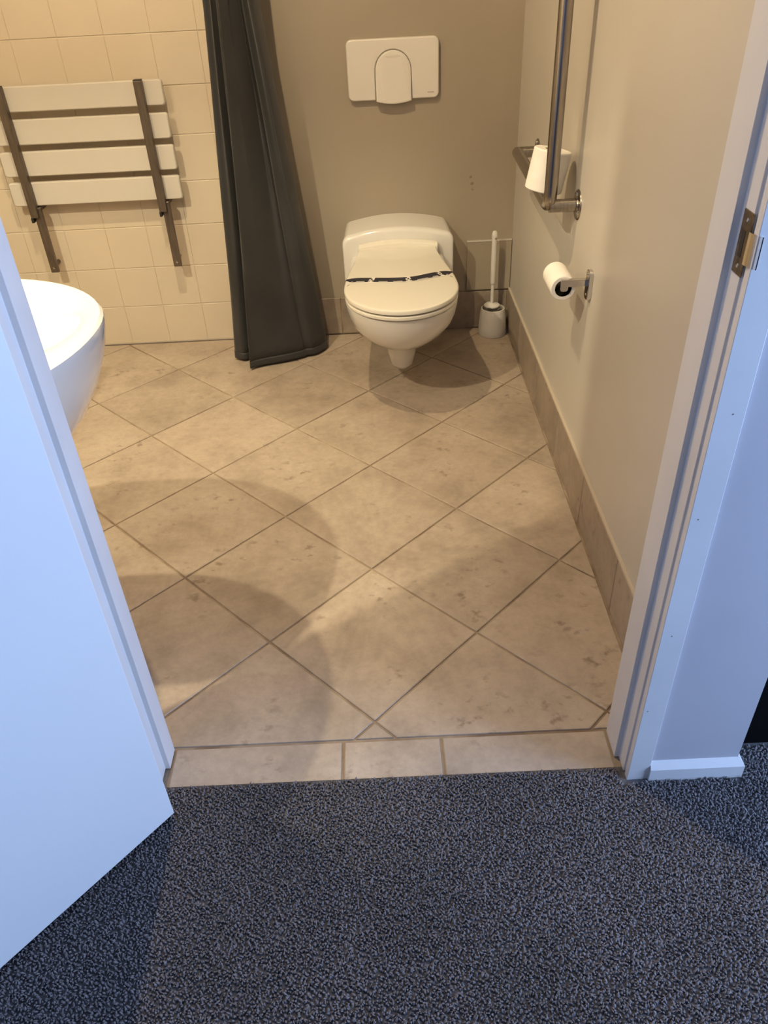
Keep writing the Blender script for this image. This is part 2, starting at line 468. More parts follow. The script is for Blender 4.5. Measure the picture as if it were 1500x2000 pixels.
# strike plate on the latch side
sp = box('strike_plate', (0.4718, -0.6235, 0.964), (0.4735, -0.5965, 1.036), M_darksteel, trim_2, 0.0004, 1)
box('latch_slot', (0.4714, -0.612, 0.984), (0.4722, -0.604, 1.014), M_black, sp)
for z in (0.974, 1.026):
    link('screw', lathe_me([(0.0, -0.0013), (0.0024, -0.0011), (0.003, 0.0), (0.003, 0.001)], (0.4718, -0.610, z), 14, 'x'), M_chrome, sp)
lip = []
for t in range(9):
    a = t/8
    lip.append((0.4722 + 0.0065*a*a, -0.6225 - 0.0215*a))
lv = []; 
for (x, y) in lip: lv += [(x-0.0014, y, 0.980), (x-0.0014, y, 1.017), (x, y, 1.017), (x, y, 0.980)]
link('strike_lip', loft_me([lv[4*i:4*i+4] for i in range(9)]), M_chrome, sp)
for x, z in ((0.486, 0.62), (0.491, 0.385), (0.482, 0.20), (0.497, 0.79)):
    link('paint_nick', lathe_me([(0.0, -0.0004), (0.0011, -0.0003), (0.0013, 0.0006)], (x, -0.6405, z), 8, 'y'), M_mark, trim_2)

# door leaf, opened into the hall
ang = math.atan2(-0.755, -0.656)
piv = Vector((-0.402, -0.652, 0.018))
dvec = Vector((math.cos(ang), math.sin(ang), 0)); nvec = Vector((0.755, -0.656, 0))
def leaf(l0, l1, t0, t1, z0, z1, bevel=0.0015):
    me = box_me((l0, t0, z0), (l1, t1, z1), bevel, 2)
    R = Matrix(((dvec.x, nvec.x, 0, piv.x), (dvec.y, nvec.y, 0, piv.y), (0, 0, 1, 0), (0, 0, 0, 1)))
    me.transform(R)
    bm = bmesh.new(); bm.from_mesh(me); bmesh.ops.recalc_face_normals(bm, faces=bm.faces); bm.to_mesh(me); bm.free()
    return me
door = struct('door_1', leaf(0.0, 0.855, 0.0, 0.040, 0.018, 2.035), M_door)
for z in (0.25, 1.0, 1.8):
    link('hinge', lathe_me([(0.0, 0), (0.006, 0.0005), (0.006, 0.0895), (0.0, 0.09)], (piv.x-0.003, piv.y+0.006, z), 14), M_steel, door)
hp = leaf(0.785, 0.815, 0.040, 0.046, 0.94, 1.10)
hd = link('handle', hp, M_chrome, door)
c0 = piv + dvec*0.80 + nvec*0.046; c0.z = 1.04
link('lever', tube_me(fillet([c0, c0+nvec*0.05, c0+nvec*0.05-dvec*0.12], 0.02), 0.009, 14), M_chrome, hd)

# hall floor, walls, ceiling, window
HX0, HX1, HY = -1.75, 2.0, -4.2
struct('floor_hall', box_me((HX0, HY, -0.06), (HX1, -0.612, 0.001)), M_carpetbase)
struct('floor_recess', box_me((XP, -0.612, -0.06), (1.62, -0.10, 0.001)), M_carpetbase)
struct('ceiling_hall', box_me((HX0, HY, H), (HX1, YH, H+0.1)), M_white)
struct('wall_hall_left', box_me((HX0-0.1, HY, 0), (HX0, YD, H)), M_white)
struct('wall_hall_left_return', box_me((HX0-0.1, -1.0, 0), (XL-0.12, -0.95, H)), M_white)
struct('wall_hall_back', box_me((HX0-0.1, HY-0.1, 0), (HX1+0.1, HY, H)), M_hallwall)
struct('wall_hall_right', mesh(*(lambda y0, y1, z0, z1, a, b: (
    [(a, HY, 0), (a, YH, 0), (a, YH, H), (a, HY, H), (a, y0, z0), (a, y1, z0), (a, y1, z1), (a, y0, z1),
     (b, HY, 0), (b, YH, 0), (b, YH, H), (b, HY, H), (b, y0, z0), (b, y1, z0), (b, y1, z1), (b, y0, z1)],
    [[0, 1, 5, 4], [1, 2, 6, 5], [2, 3, 7, 6], [3, 0, 4, 7], [8, 9, 13, 12], [9, 10, 14, 13], [10, 11, 15, 14], [11, 8, 12, 15],
     [4, 5, 13, 12], [5, 6, 14, 13], [6, 7, 15, 14], [7, 4, 12, 15], [0, 1, 9, 8], [1, 2, 10, 9], [2, 3, 11, 10], [3, 0, 8, 11]]))(-1.8, -0.74, 0.22, 1.80, HX1, HX1+0.1)), M_white)
# window frame in that opening
w1 = struct('window_1', box_me((HX1+0.03, -1.8, 0.22), (HX1+0.07, -0.74, 0.27), 0.003), M_white)
for lo, hi in (((HX1+0.03, -1.8, 1.75), (HX1+0.07, -0.74, 1.80)), ((HX1+0.03, -1.8, 0.27), (HX1+0.07, -1.75, 1.75)), ((HX1+0.03, -0.79, 0.27), (HX1+0.07, -0.74, 1.75)), ((HX1+0.03, -1.29, 0.27), (HX1+0.07, -1.25, 1.75))):
    box('window_frame', lo, hi, M_white, w1, 0.003)
for y0, y1 in ((-1.75, -1.29), (-1.25, -0.79)):
    box('pane', (HX1+0.048, y0, 0.27), (HX1+0.054, y1, 1.75), M_glass, w1)
# recess to the right of the partition, its darkness put into near-black boards
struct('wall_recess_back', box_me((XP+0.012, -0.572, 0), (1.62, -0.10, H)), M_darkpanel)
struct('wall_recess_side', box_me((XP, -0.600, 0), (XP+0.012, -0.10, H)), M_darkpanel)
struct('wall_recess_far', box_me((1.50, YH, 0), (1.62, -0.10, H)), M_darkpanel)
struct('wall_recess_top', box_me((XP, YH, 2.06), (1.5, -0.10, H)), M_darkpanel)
struct('wall_hall_front', box_me((1.50, YH, 0), (HX1+0.1, YH+0.1, H)), M_hallwall)
# hall skirting with sloped top, wrapped round the partition end
prof = [(0.0, 0.0), (-0.012, 0.0), (-0.012, 0.034), (-0.002, 0.048), (0.0, 0.048)]   # (offset from wall, z)
path = [(0.513, YH, (0, 1)), (XP, YH, (1, 1)), (XP, -0.55, (1, 0))]
loops = []
for x, y, (ox, oy) in path:
    loops.append([(x - o*ox, y + o*oy, z) for o, z in prof])
bb = struct('baseboard_hall', loft_me(loops), M_frame)

# carpet pile: short leaning tufts
def carpet():
    regions = [(-0.80, 1.00, -1.36, -0.613, 0.0043), (-1.3, -0.80, -1.9, -0.8, 0.009), (1.00, 1.6, -1.9, -0.60, 0.009), (-0.80, 1.00, -1.9, -1.36, 0.009), (XP+0.014, 1.0, -0.613, -0.576, 0.0055)]
    V = []; F = []
    tot = 0
    for x0, x1, y0, y1, sp in regions:
        nx = int((x1-x0)/sp); ny = max(1, int((y1-y0)/sp))
        X, Y = np.meshgrid(x0+(np.arange(nx)+0.5)*sp, y0+(np.arange(ny)+0.5)*sp)
        X = X.ravel()+rng.uniform(-0.5, 0.5, nx*ny)*sp; Y = Y.ravel()+rng.uniform(-0.5, 0.5, nx*ny)*sp
        # keep clear of the jambs, the skirting and the space behind the door leaf
        keep = ~((X > 0.462) & (X < XP+0.014) & (Y > -0.648)) & ~((X < -0.405) & (Y > -0.643)) & ~((X > XP) & (X < XP+0.014) & (Y > -0.66))
        keep &= ~((X < -0.45) & ((X-piv.x)*nvec.x+(Y-piv.y)*nvec.y < -0.01))
        X = X[keep]; Y = Y[keep]; n = len(X)
        k_ = sp/0.0043
        h = rng.uniform(0.0045, 0.0085, n); w = rng.uniform(0.0019, 0.0029, n)*k_
        lx = rng.normal(0, 0.0022, n); ly = rng.normal(-0.0005, 0.0022, n)
        a0 = rng.uniform(0, 2*np.pi, n)
        ring = []
        for zf, wf, lf in ((0.0, 0.9, 0.0), (0.6, 1.0, 0.5), (1.0, 0.40, 1.0)):
            for k in range(3):
                a = a0+k*2*np.pi/3
                ring.append(np.stack([X+lx*lf+w*wf*np.cos(a), Y+ly*lf+w*wf*np.sin(a), 0.0005+h*zf], -1))
        v = np.stack(ring, 1).reshape(-1, 3)
        f = []
        base = (np.arange(n)*9)[:, None]
        for r in (0, 3):
            for k in range(3):
                a_, b_ = r+k, r+(k+1) % 3
                f.append(base+np.array([a_, b_, b_+3])); f.append(base+np.array([a_, b_+3, a_+3]))
        f.append(base+np.array([6, 7, 8]))
        f = np.stack(f, 1).reshape(-1, 3)+tot
        V.append(v); F.append(f); tot += len(v)
    V = np.concatenate(V); F = np.concatenate(F)
    me = bpy.data.meshes.new('carpet_pile')
    me.vertices.add(len(V)); me.vertices.foreach_set('co', V.astype(np.float32).ravel())
    me.loops.add(F.size); me.loops.foreach_set('vertex_index', F.astype(np.int32).ravel())
    me.polygons.add(len(F)); me.polygons.foreach_set('loop_start', (np.arange(len(F))*3).astype(np.int32))
    me.polygons.foreach_set('use_smooth', np.ones(len(F), bool))
    me.update(calc_edges=True)
    o = link('carpet', me, M_pile)
    tag(o, 'dark blue-grey cut pile carpet in front of the tiled threshold', 'carpet', kind='stuff')
carpet()

# ------------------------------------------------------------------ wall-hung toilet
TX = 0.122
toilet = empty('toilet', (TX, 1.1, 0.0), 'white wall-hung toilet with closed ivory lid and curved box back', 'toilet')
def egg(cx, yf, yw, yb, hw, bw, z, n=56, pw=2.0):
    """plan outline: round front at yf, widest hw at yw, back corner half-width bw at yb"""
    out = []
    for i in range(n):
        t = i/n
        if t < 0.5:        # front half, from +x round to -x
            a = PI*(t/0.5)
            c, s_ = math.cos(a), math.sin(a)
            out.append((cx+hw*math.copysign(abs(c)**(2/pw), c), yw-(yw-yf)*abs(s_)**(2/pw), z))
        else:
            k = (t-0.5)/0.5
            if k < 0.4:
                e = k/0.4; w = hw+(bw-hw)*(e*e*(3-2*e))
                out.append((cx-w, yw+(yb-yw)*e, z))
            elif k < 0.6:
                e = (k-0.4)/0.2
                out.append((cx-bw+2*bw*e, yb, z))
            else:
                e = 1-(k-0.6)/0.4; w = hw+(bw-hw)*(e*e*(3-2*e))
                out.append((cx+w, yw+(yb-yw)*e, z))
    return out
bw = YB-0.0087
secs = [(0.058, 1.000, 1.05, 0.020, 0.02), (0.061, 0.988, 1.04, 0.033, 0.04), (0.075, 0.975, 1.03, 0.042, 0.05), (0.12, 0.955, 1.02, 0.050, 0.06), (0.165, 0.925, 1.02, 0.057, 0.07),
        (0.185, 0.890, 1.01, 0.068, 0.085), (0.200, 0.845, 1.00, 0.088, 0.10), (0.220, 0.800, 0.97, 0.115, 0.12), (0.25, 0.760, 0.94, 0.143, 0.14),
        (0.285, 0.728, 0.91, 0.163, 0.15), (0.32, 0.708, 0.90, 0.174, 0.155), (0.350, 0.698, 0.89, 0.178, 0.155), (0.360, 0.697, 0.89, 0.178, 0.155), (0.3625, 0.702, 0.89, 0.173, 0.15)]
bowl = link('bowl', loft_me([egg(TX, yf, yw, bw, hw, b_, z) for z, yf, yw, hw, b_ in secs]), M_ceramic, toilet, True)
# box back
TC = 0.1275
def tank_loop(y, hw, ztop, crown, zbot, r=0.022):
    out = []
    zc = lambda x: ztop+crown*(1-(x/hw)**2)
    for k in range(9):                                  # left shoulder
        a = PI/2*k/8; x = -(hw-r)-r*math.cos(a); out.append((TC+x, y, zc(x)-r*(1-math.sin(a))))
    for k in range(1, 16):
        x = -(hw-r)+2*(hw-r)*k/16; out.append((TC+x, y, zc(x)))
    for k in range(9):
        a = PI/2*(1-k/8); x = (hw-r)+r*math.cos(a); out.append((TC+x, y, zc(x)-r*(1-math.sin(a))))
    out += [(TC+hw, y, zbot+0.02), (TC+hw-0.02, y, zbot), (TC-hw+0.02, y, zbot), (TC-hw, y, zbot+0.02)]
    return out
tl = [tank_loop(YB-0.001, 0.190, 0.432, 0.028, 0.24), tank_loop(1.305, 0.197, 0.429, 0.029, 0.24), tank_loop(1.297, 0.198, 0.428, 0.029, 0.24),
      tank_loop(1.290, 0.1975, 0.425, 0.029, 0.24), tank_loop(1.2855, 0.195, 0.420, 0.029, 0.243), tank_loop(1.284, 0.190, 0.413, 0.029, 0.25)]
link('back_box', loft_me(tl), M_ceramic, toilet, True)
# seat ring and lid
def plan(z, k=1.0, grow=0.0):
    o = egg(TX, 0.684-grow, 0.885, 1.262, 0.1805+grow, 0.137, z, 72)
    c = (TX, 0.93)
    return [(c[0]+(x-c[0])*k, c[1]+(y-c[1])*k, z) for x, y, _ in o]
link('seat', loft_me([plan(0.3668, 0.93), plan(0.3672, 0.975), plan(0.3690, 0.990), plan(0.3725, 0.993), plan(0.3775, 0.993), plan(0.3795, 0.985), plan(0.3800, 0.93)]), M_lid, toilet, True)
LIDZ = 0.3995
def lidz(k): return LIDZ + 0.0085*(1-k**2.2)
lid_l = [plan(0.3838, 0.93), plan(0.3840, 0.980), plan(0.3862, 0.996), plan(0.3945, 1.0), plan(0.3980, 0.994), plan(LIDZ+0.0003, 0.978)]
for k in (0.95, 0.9, 0.8, 0.65, 0.45, 0.2, 0.03): lid_l.append(plan(lidz(k), k))
lid = link('lid', loft_me(lid_l), M_lid, toilet, True)
# hinge bridge: curved raised cover behind the lid
hb = []
for i in range(17):
    u = -1+2*i/16
    hb.append((TX+0.005+u*0.138, 1.262+0.012*(1-u*u), u))
hl = []
for x, y, u in hb:
    hgt = 0.409+0.010*(1-u*u)
    hl.append([(x, y-0.016, 0.372), (x, y-0.016, hgt-0.007), (x, y-0.008, hgt), (x, y+0.010, hgt), (x, y+0.016, hgt-0.006), (x, y+0.016, 0.372)])
link('hinge_cover', loft_me(hl), M_lid, toilet, True)

# printed paper band across the lid
outl = plan(0, 1.0)
def kval(x, y):
    a = math.atan2(y-0.93, x-TX); best = None
    for i in range(len(outl)):
        p, q = outl[i], outl[(i+1) % len(outl)]
        d = (math.cos(a), math.sin(a)); e = (q[0]-p[0], q[1]-p[1])
        den = d[0]*e[1]-d[1]*e[0]
        if abs(den) < 1e-12: continue
        px, py = p[0]-TX, p[1]-0.93
        t = (px*e[1]-py*e[0])/den; w = (px*d[1]-py*d[0])/den
        if t > 0 and -1e-9 <= w <= 1+1e-9: best = t
    return math.hypot(x-TX, y-0.93)/best if best else 0
band = empty('seal_band', (TX, 0.93, LIDZ), 'navy paper hygiene band with white printed squares across the toilet lid', 'paper band')
ctr = catmull([(-0.0625, 0.915), (-0.035, 0.945), (0.03, 0.930), (0.10, 0.917), (0.17, 0.922), (0.235, 0.955), (0.278, 0.972), (0.302, 0.950)], 90)
def band_strip(i0, i1, w0, w1, lift):
    loops = []
    for i in range(i0, i1+1):
        p = ctr[i]; t = ctr[min(i+1, len(ctr)-1)]-ctr[max(i-1, 0)]; t /= np.linalg.norm(t); nn = np.array((-t[1], t[0]))
        l = []
        for w in (w0, w1):
            qx, qy = p+nn*w; k = kval(qx, qy); z = lidz(min(k, 1.0)); drop = 0.0
            if k > 1.009:                          # past the rim the band hangs straight down
                drop = (k-1.009)*0.18; qx = TX+(qx-TX)*1.009/k; qy = 0.93+(qy-0.93)*1.009/k; k = 1.009
            if k > 0.95: z = float(np.interp(k, [0.95, 0.978, 0.994, 1.0, 1.009], [lidz(0.95), LIDZ+0.0016, 0.4002, 0.3978, 0.389]))-drop
            l.append((qx, qy, z+lift))
        loops.append([l[0], l[1], (l[1][0], l[1][1], l[1][2]-0.0006), (l[0][0], l[0][1], l[0][2]-0.0006)])
    return loft_me(loops)
link('strip', band_strip(0, 89, -0.0185, 0.0185, 0.0012), M_band, band)
link('print_edge', band_strip(3, 86, -0.0235, -0.0185, 0.0012), M_print, band)
for i in (26, 47, 68):
    sq = link('printed_square', band_strip(i-2, i+1, -0.0215, 0.0235, 0.0018), M_print, band)
    for a, b, w0, w1 in ((-2, -1, 0.006, 0.016), (-1, 0, -0.004, 0.005), (0, 1, -0.014, -0.006), (-2, -1, -0.015, -0.008)):
        link('printed_mark', band_strip(i+a, i+b, w0, w1, 0.0022), M_logo if w0 == -0.015 else M_band, sq)
for a, b in ((8, 14), (17, 22), (30, 35), (38, 43), (51, 57), (60, 64), (72, 78)):
    link('printed_line', band_strip(a, b, -0.0160, -0.0125, 0.0016), M_print, band)

# flush plate
fp = empty('flush_plate', (0.133, YB, 0.926), 'off-white flush plate with rounded arch button on the grey back wall', 'flush plate')
FX0, FX1, FZ0, FZ1 = -0.019, 0.285, 0.837, 1.016
fcx, fcz, fhw, fhh = (FX0+FX1)/2, (FZ0+FZ1)/2, (FX1-FX0)/2, (FZ1-FZ0)/2
BX, BR, BZ = 0.133, 0.0592, 0.9235
def plate_outline(ins, y):
    """plate with the arch cut out of its lower edge"""
    r = 0.018
    o = []
    def arc(cx, cz, rad, a0, a1, n):
        for k in range(n+1):
            a = a0+(a1-a0)*k/n; o.append((cx+rad*math.cos(a), y, cz+rad*math.sin(a)))
    rr = r-ins
    arc(FX1-r, FZ1-r, rr, 0, PI/2, 6); arc(FX0+r, FZ1-r, rr, PI/2, PI, 6); arc(FX0+r, FZ0+r, rr, PI, 1.5*PI, 6)
    R = BR+0.0012+ins
    o.append((BX-R, y, FZ0+ins))
    for k in range(21):
        a = PI-PI*k/20; o.append((BX+R*math.cos(a), y, BZ+R*math.sin(a)))
    o.append((BX+R, y, FZ0+ins))
    arc(FX1-r, FZ0+r, rr, 1.5*PI, 2*PI, 6)
    return o
link('frame_plate', loft_me([plate_outline(0, YB-0.0005), plate_outline(0, YB-0.014), plate_outline(0.002, YB-0.018), plate_outline(0.004, YB-0.019)], True, True), M_plastic, fp)
box('backing', (BX-BR-0.01, YB-0.010, FZ0+0.004), (BX+BR+0.01, YB-0.001, BZ+BR+0.01), M_logo, fp)
def button_outline(ins, y, zl):
    R = BR-ins; o = []
    for k in range(21):
        a = PI*k/20; o.append((BX+R*math.cos(a), y(BZ+R*math.sin(a)), BZ+R*math.sin(a)))
    for k in range(11):
        u = -1+2*k/10; z = zl+ins-0.008*(1-u*u)
        o.append((BX+R*u, y(z), z))
    return o
yf = lambda off: (lambda z: YB-off-0.012*max(0.0, (0.93-z)/0.1))
link('button', loft_me([button_outline(0, lambda z: YB-0.011, 0.834), button_outline(0, yf(0.0165), 0.834), button_outline(0.0015, yf(0.0195), 0.834), button_outline(0.005, yf(0.0205), 0.834)]), M_plastic, fp)
dn = []
for off, k in ((0.0195, 1.0), (0.0212, 0.95), (0.0216, 0.8)):
    dn.append([(BX+0.027*k*math.cos(a), YB-off, 0.967+0.0065*k*math.sin(a)) for a in [2*PI*i/28 for i in range(28)]])
link('finger_rest', loft_me(dn), M_plastic, fp, True)
for i in range(5):
    box('maker_print', (0.247+i*0.0042, YB-0.0193, 0.8535), (0.2502+i*0.0042, YB-0.0189, 0.8562), M_logo, fp)

# access panel beside the toilet
ap = empty('access_panel', (0.475, YB, 0.25), 'square grey access panel low on the wall behind the toilet brush', 'panel')
box('panel', (0.393, YB-0.011, 0.157), (0.5605, YB-0.0002, 0.343), M_paint, ap, 0.0015)
box('top_edge', (0.392, YB-0.0125, 0.343), (0.5605, YB-0.0002, 0.3465), M_side_paint, ap, 0.0005, 1)

# ------------------------------------------------------------------ toilet brush and its holder
BC = (0.4905, 1.382, 0.0)
hold = empty('toilet_brush_holder', BC, 'small pale plastic brush pot standing on the floor in the corner', 'brush holder')
link('pot', lathe_me([(0.0, 0.0005), (0.052, 0.0005), (0.0545, 0.006), (0.0535, 0.03), (0.0505, 0.075), (0.047, 0.098), (0.0445, 0.106), (0.0415, 0.107), (0.041, 0.100), (0.043, 0.08), (0.046, 0.02), (0.0, 0.012)], BC, 48), M_brushplastic, hold, True)
br = empty('toilet_brush', (BC[0], BC[1], 0.02), 'white toilet brush with upright handle standing in the pale pot', 'toilet brush')
HX, HYb = BC[0]-0.004, BC[1]+0.004
link('handle', lathe_me([(0.0065, 0.120), (0.0065, 0.198), (0.0085, 0.200), (0.0095, 0.206), (0.0102, 0.30), (0.0098, 0.36), (0.0112, 0.380), (0.0108, 0.389), (0.0075, 0.397), (0.0, 0.400)], (HX, HYb, 0), 24), M_brushplastic, br, True)
link('hanging_hole', lathe_me([(0.0, -0.0006), (0.004, -0.0006), (0.004, 0.004)], (HX+0.003, HYb-0.0102, 0.374), 14, 'y'), M_mark, br)
link('splash_disc', lathe_me([(0.0, 0.1255), (0.008, 0.125), (0.026, 0.1205), (0.0305, 0.117), (0.0300, 0.113), (0.01, 0.112), (0.0, 0.112)], (HX, HYb, 0), 36), M_brushplastic, br, True)
bv = []; bf = []
for i in range(150):
    a = random.uniform(0, 2*PI); z = random.uniform(0.030, 0.108); r = random.uniform(0.024, 0.034)
    p0 = Vector((HX, HYb, z)); p1 = Vector((HX+r*math.cos(a), HYb+r*math.sin(a), z+random.uniform(-0.008, 0.006)))
    sd = Vector((-math.sin(a), math.cos(a), 0))*0.0009; k = len(bv)
    bv += [p0-sd, p0+sd, p1+sd, p1-sd, p0+Vector((0, 0, 0.0014)), p1+Vector((0, 0, 0.0014))]
    bf += [[k, k+1, k+2, k+3], [k, k+4, k+5, k+3], [k+1, k+4, k+5, k+2]]
tag(link('bristles', mesh(bv, bf), M_bristle, br), kind='stuff')
link('stem', lathe_me([(0.005, 0.02), (0.005, 0.113)], (HX, HYb, 0), 12), M_brushplastic, br)

# ------------------------------------------------------------------ shower curtain
cb = [(-.40, 1.40), (-.49, 1.35), (-.510, 1.268), (-.488, 1.236), (-.457, 1.240), (-.432, 1.285), (-.420, 1.235), (-.4385, 1.163), (-.425, 1.166), (-.37, 1.187), (-.29, 1.210),
      (-.243, 1.236), (-.236, 1.240), (-.200, 1.255), (-.163, 1.300), (-.157, 1.335), (-.19, 1.375), (-.26, 1.39)]
cm = [(-.36, 1.40), (-.405, 1.36), (-.424, 1.280), (-.410, 1.238), (-.392, 1.255), (-.384, 1.345), (-.377, 1.270), (-.376, 1.200), (-.367, 1.196), (-.352, 1.225), (-.338, 1.325),
      (-.324, 1.335), (-.316, 1.320), (-.302, 1.245), (-.276, 1.240), (-.266, 1.320), (-.285, 1.375), (-.32, 1.39)]
ct = [(-.342+(x+.342)*0.72, 1.31+(y-1.31)*0.95) for x, y in cm]
NU, NV = 220, 56
A, B_, C_ = (np.array(catmull(c, NU)) for c in (cb, cm, ct))
def curt_pt(u, z):
    if z < 1.15:
        t = z/1.15; t2 = t + 0.10*math.sin(PI*t)*0.3
        p = A[u]*(1-t2)+B_[u]*t2
    else:
        t = (z-1.15)/(2.2-1.15); p = B_[u]*(1-t)+C_[u]*t
    w = 0.004*math.sin(u*0.21+z*3.1)*math.sin(z*5.0+u*0.05) + 0.010*min(1.0, max(0.0, z-0.12)/0.9)*math.sin(2*PI*u/NU*12+0.8)
    return (p[0]+w*0.4, p[1]+w, z)
curtain = empty('shower_curtain', (-0.34, 1.29, 0.0), 'dark charcoal shower curtain gathered in folds beside the toilet', 'curtain')
def curt_me(z0, z1, nv):
    loops = [[curt_pt(u, z0+(z1-z0)*k/(nv-1)) for u in range(NU)] for k in range(nv)]
    return loft_me(loops, False, False, False)
cl = link('cloth', curt_me(0.030, 2.2, NV), M_curtain, curtain, True)
md = cl.modifiers.new('thickness', 'SOLIDIFY'); md.thickness = 0.0014; md.offset = 0
hem = link('hem', curt_me(0.010, 0.036, 4), M_curtain, curtain, True)
md = hem.modifiers.new('thickness', 'SOLIDIFY'); md.thickness = 0.0034; md.offset = 0
rod = empty('curtain_rail', (-0.342, 1.0, 2.26), 'white ceiling rail carrying the charcoal shower curtain', 'curtain rail')
link('rail', tube_me(fillet([(-0.342, YB-0.001, 2.26), (-0.342, 0.45, 2.26), (-1.40, 0.45, 2.26)], 0.2, 12), 0.011, 16), M_white, rod, True)
for k in range(9):
    y = 1.40-0.025*k
    link('curtain_ring', tube_me([(-0.342+0.024*math.cos(a), y, 2.24+0.036*math.sin(a)) for a in [2*PI*i/20 for i in range(20)]], 0.0016, 8), M_steel, curtain, True)

# ------------------------------------------------------------------ folding shower seat
seat = empty('folding_shower_bench', (-0.925, YB, 0.33), 'folded-up shower bench with white slats and two brown-grey bars', 'bench')
for z0, z1 in ((0.862, 0.938), (0.761, 0.839), (0.661, 0.740), (0.563, 0.641)):
    link('slat', loft_me([[(x, y, z) for x, z in rrect(-0.925, (z0+z1)/2, 0.299-i_, (z1-z0)/2-i_, 0.009)] for y, i_ in ((1.411, 0.003), (1.409, 0.0), (1.396, 0.0), (1.3925, 0.003))]), M_slat, seat)
for bx in (-0.6985, -1.155):
    bar = box('bar', (bx-0.0135, 1.366, 0.528), (bx+0.0135, 1.391, 0.940), M_bar, seat, 0.002)
    box('stop', (bx-0.0145, 1.364, 0.512), (bx-0.0055, 1.390, 0.529), M_black, bar, 0.002)
    box('bar_cap', (bx-0.0125, 1.367, 0.9395), (bx+0.0125, 1.390, 0.9425), M_black, bar, 0.0005, 1)
    leg = box('support_leg', (bx-0.004, 1.3775, 0.327), (bx+0.0245, 1.393, 0.560), M_bar, seat, 0.003)
    link('rivet', lathe_me([(0.0, -0.002), (0.004, -0.0015), (0.005, 0.0), (0.005, 0.002)], (bx+0.0105, 1.3775, 0.345), 18, 'y'), M_chrome, leg)
    link('foot_pad', lathe_me([(0.007, 1.392), (0.008, 1.40), (0.008, YB-0.0005)], (bx+0.004, 0, 0.345), 18, 'y'), M_bar, leg)
    box('wall_hinge', (bx-0.012, 1.408, 0.545), (bx+0.02, YB-0.0005, 0.60), M_bar, seat, 0.002)

# ------------------------------------------------------------------ washbasin on the door wall
BXc, BYc = -0.735, -0.243
basin = empty('washbasin', (BXc, BYc, 0.5), 'rounded white ceramic washbasin half hidden behind the open door', 'washbasin')
def brim(sx, sy, z, cy=0.0, n=64):
    out = []
    for i in range(n):
        a = 2*PI*i/n; x = BXc+0.307*sx*math.cos(a); y = BYc+cy+0.262*sy*math.sin(a)
        if math.cos(a) < 0:                       # the back runs square to the ledge
            k = abs(math.cos(a)); x = BXc-(BXc+1.0455)*k**0.45*(0.6+0.4*min(1, sx*1.02))
            y = BYc+cy+0.262*sy*math.copysign(abs(math.sin(a))**0.7, math.sin(a))
        elif math.sin(a) < 0:                     # near side squares up to the wall end
            x = BXc+0.307*sx*abs(math.cos(a))**0.6
        if math.sin(a) < 0: y = BYc+cy-0.2795*sy*abs(math.sin(a))**(1.0 if math.cos(a) >= 0 else 0.7)
        out.append((x, y, z))
    return out
bl = [brim(0.30, 0.28, 0.50), brim(0.45, 0.42, 0.515), brim(0.64, 0.62, 0.57), brim(0.78, 0.77, 0.62), brim(0.89, 0.88, 0.675), brim(0.955, 0.95, 0.72), brim(0.99, 0.99, 0.76), brim(1.0, 1.0, 0.775), brim(0.997, 0.997, 0.783),
      brim(0.98, 0.98, 0.7875)]
def inner(k, z, n=64):
    return [(BXc+0.307*k*math.cos(2*PI*i/n), BYc+0.012+0.262*k*0.93*math.sin(2*PI*i/n), z) for i in range(n)]
bl += [inner(0.90, 0.787), inner(0.86, 0.782), inner(0.80, 0.765), inner(0.72, 0.725), inner(0.58, 0.675), inner(0.38, 0.640), inner(0.12, 0.628), inner(0.05, 0.626)]
link('bowl', loft_me(bl), M_ceramic, basin, True)
link('drain', lathe_me([(0.0, 0.631), (0.018, 0.631), (0.022, 0.628), (0.022, 0.62)], (BXc, BYc+0.012, 0), 24), M_chrome, basin, True)
tap = empty('basin_tap', (-0.99, BYc, 0.787), 'chrome mixer tap at the wall side of the washbasin', 'tap')
link('spout', tube_me(fillet([(-0.995, BYc, 0.785), (-0.995, BYc, 0.87), (-0.88, BYc, 0.855)], 0.03), 0.014, 18), M_chrome, tap, True)
link('lever', tube_me([(-0.995, BYc, 0.872), (-0.99, BYc, 0.892), (-0.94, BYc, 0.915)], [0.016, 0.012, 0.006], 16), M_chrome, tap, True)

# ------------------------------------------------------------------ grab rail
XW = 0.5625
ra = empty('grab_rail', (XW, 0.5, 0.737), 'L-shaped brushed steel grab rail on the right wall', 'grab rail')
xn, xf, zr = 0.4895, 0.500, 0.724
link('rail_tube', tube_me(fillet([(xn, 0.515, 1.52), (xn, 0.515, zr), (xf, 1.085, zr+0.006)], 0.042, 10), 0.0165, 24), M_steel, ra, True)
def bracket(y, z, x0):
    link('bracket', tube_me([(x0, y, z), (XW-0.004, y, z)], 0.0158, 20), M_steel, ra, True)
    f = link('flange', lathe_me([(0.0, -0.0065), (0.016, -0.0065), (0.0175, -0.004), (0.034, -0.004), (0.0365, -0.002), (0.037, 0.0), (0.0, 0.0)], (XW, y, z), 36, 'x'), M_steel, ra, True)
    for a in (PI/2, PI/2+2*PI/3, PI/2+4*PI/3):
        link('screw', lathe_me([(0.0, -0.0075), (0.004, -0.0065), (0.005, -0.0035)], (XW, y+0.0265*math.cos(a), z+0.0265*math.sin(a)), 14, 'x'), M_chrome, f, True)
bracket(0.522, zr+0.002, xn)
bracket(1.085, zr+0.006, xf-0.004)
link('end_cap', lathe_me([(0.0165, 0), (0.0155, 0.004), (0.010, 0.008), (0.0, 0.0095)], (xf, 1.085, zr+0.006), 24, 'y'), M_steel, ra, True)
# upper end bracket (above the picture)
bracket(0.515, 1.50, xn)

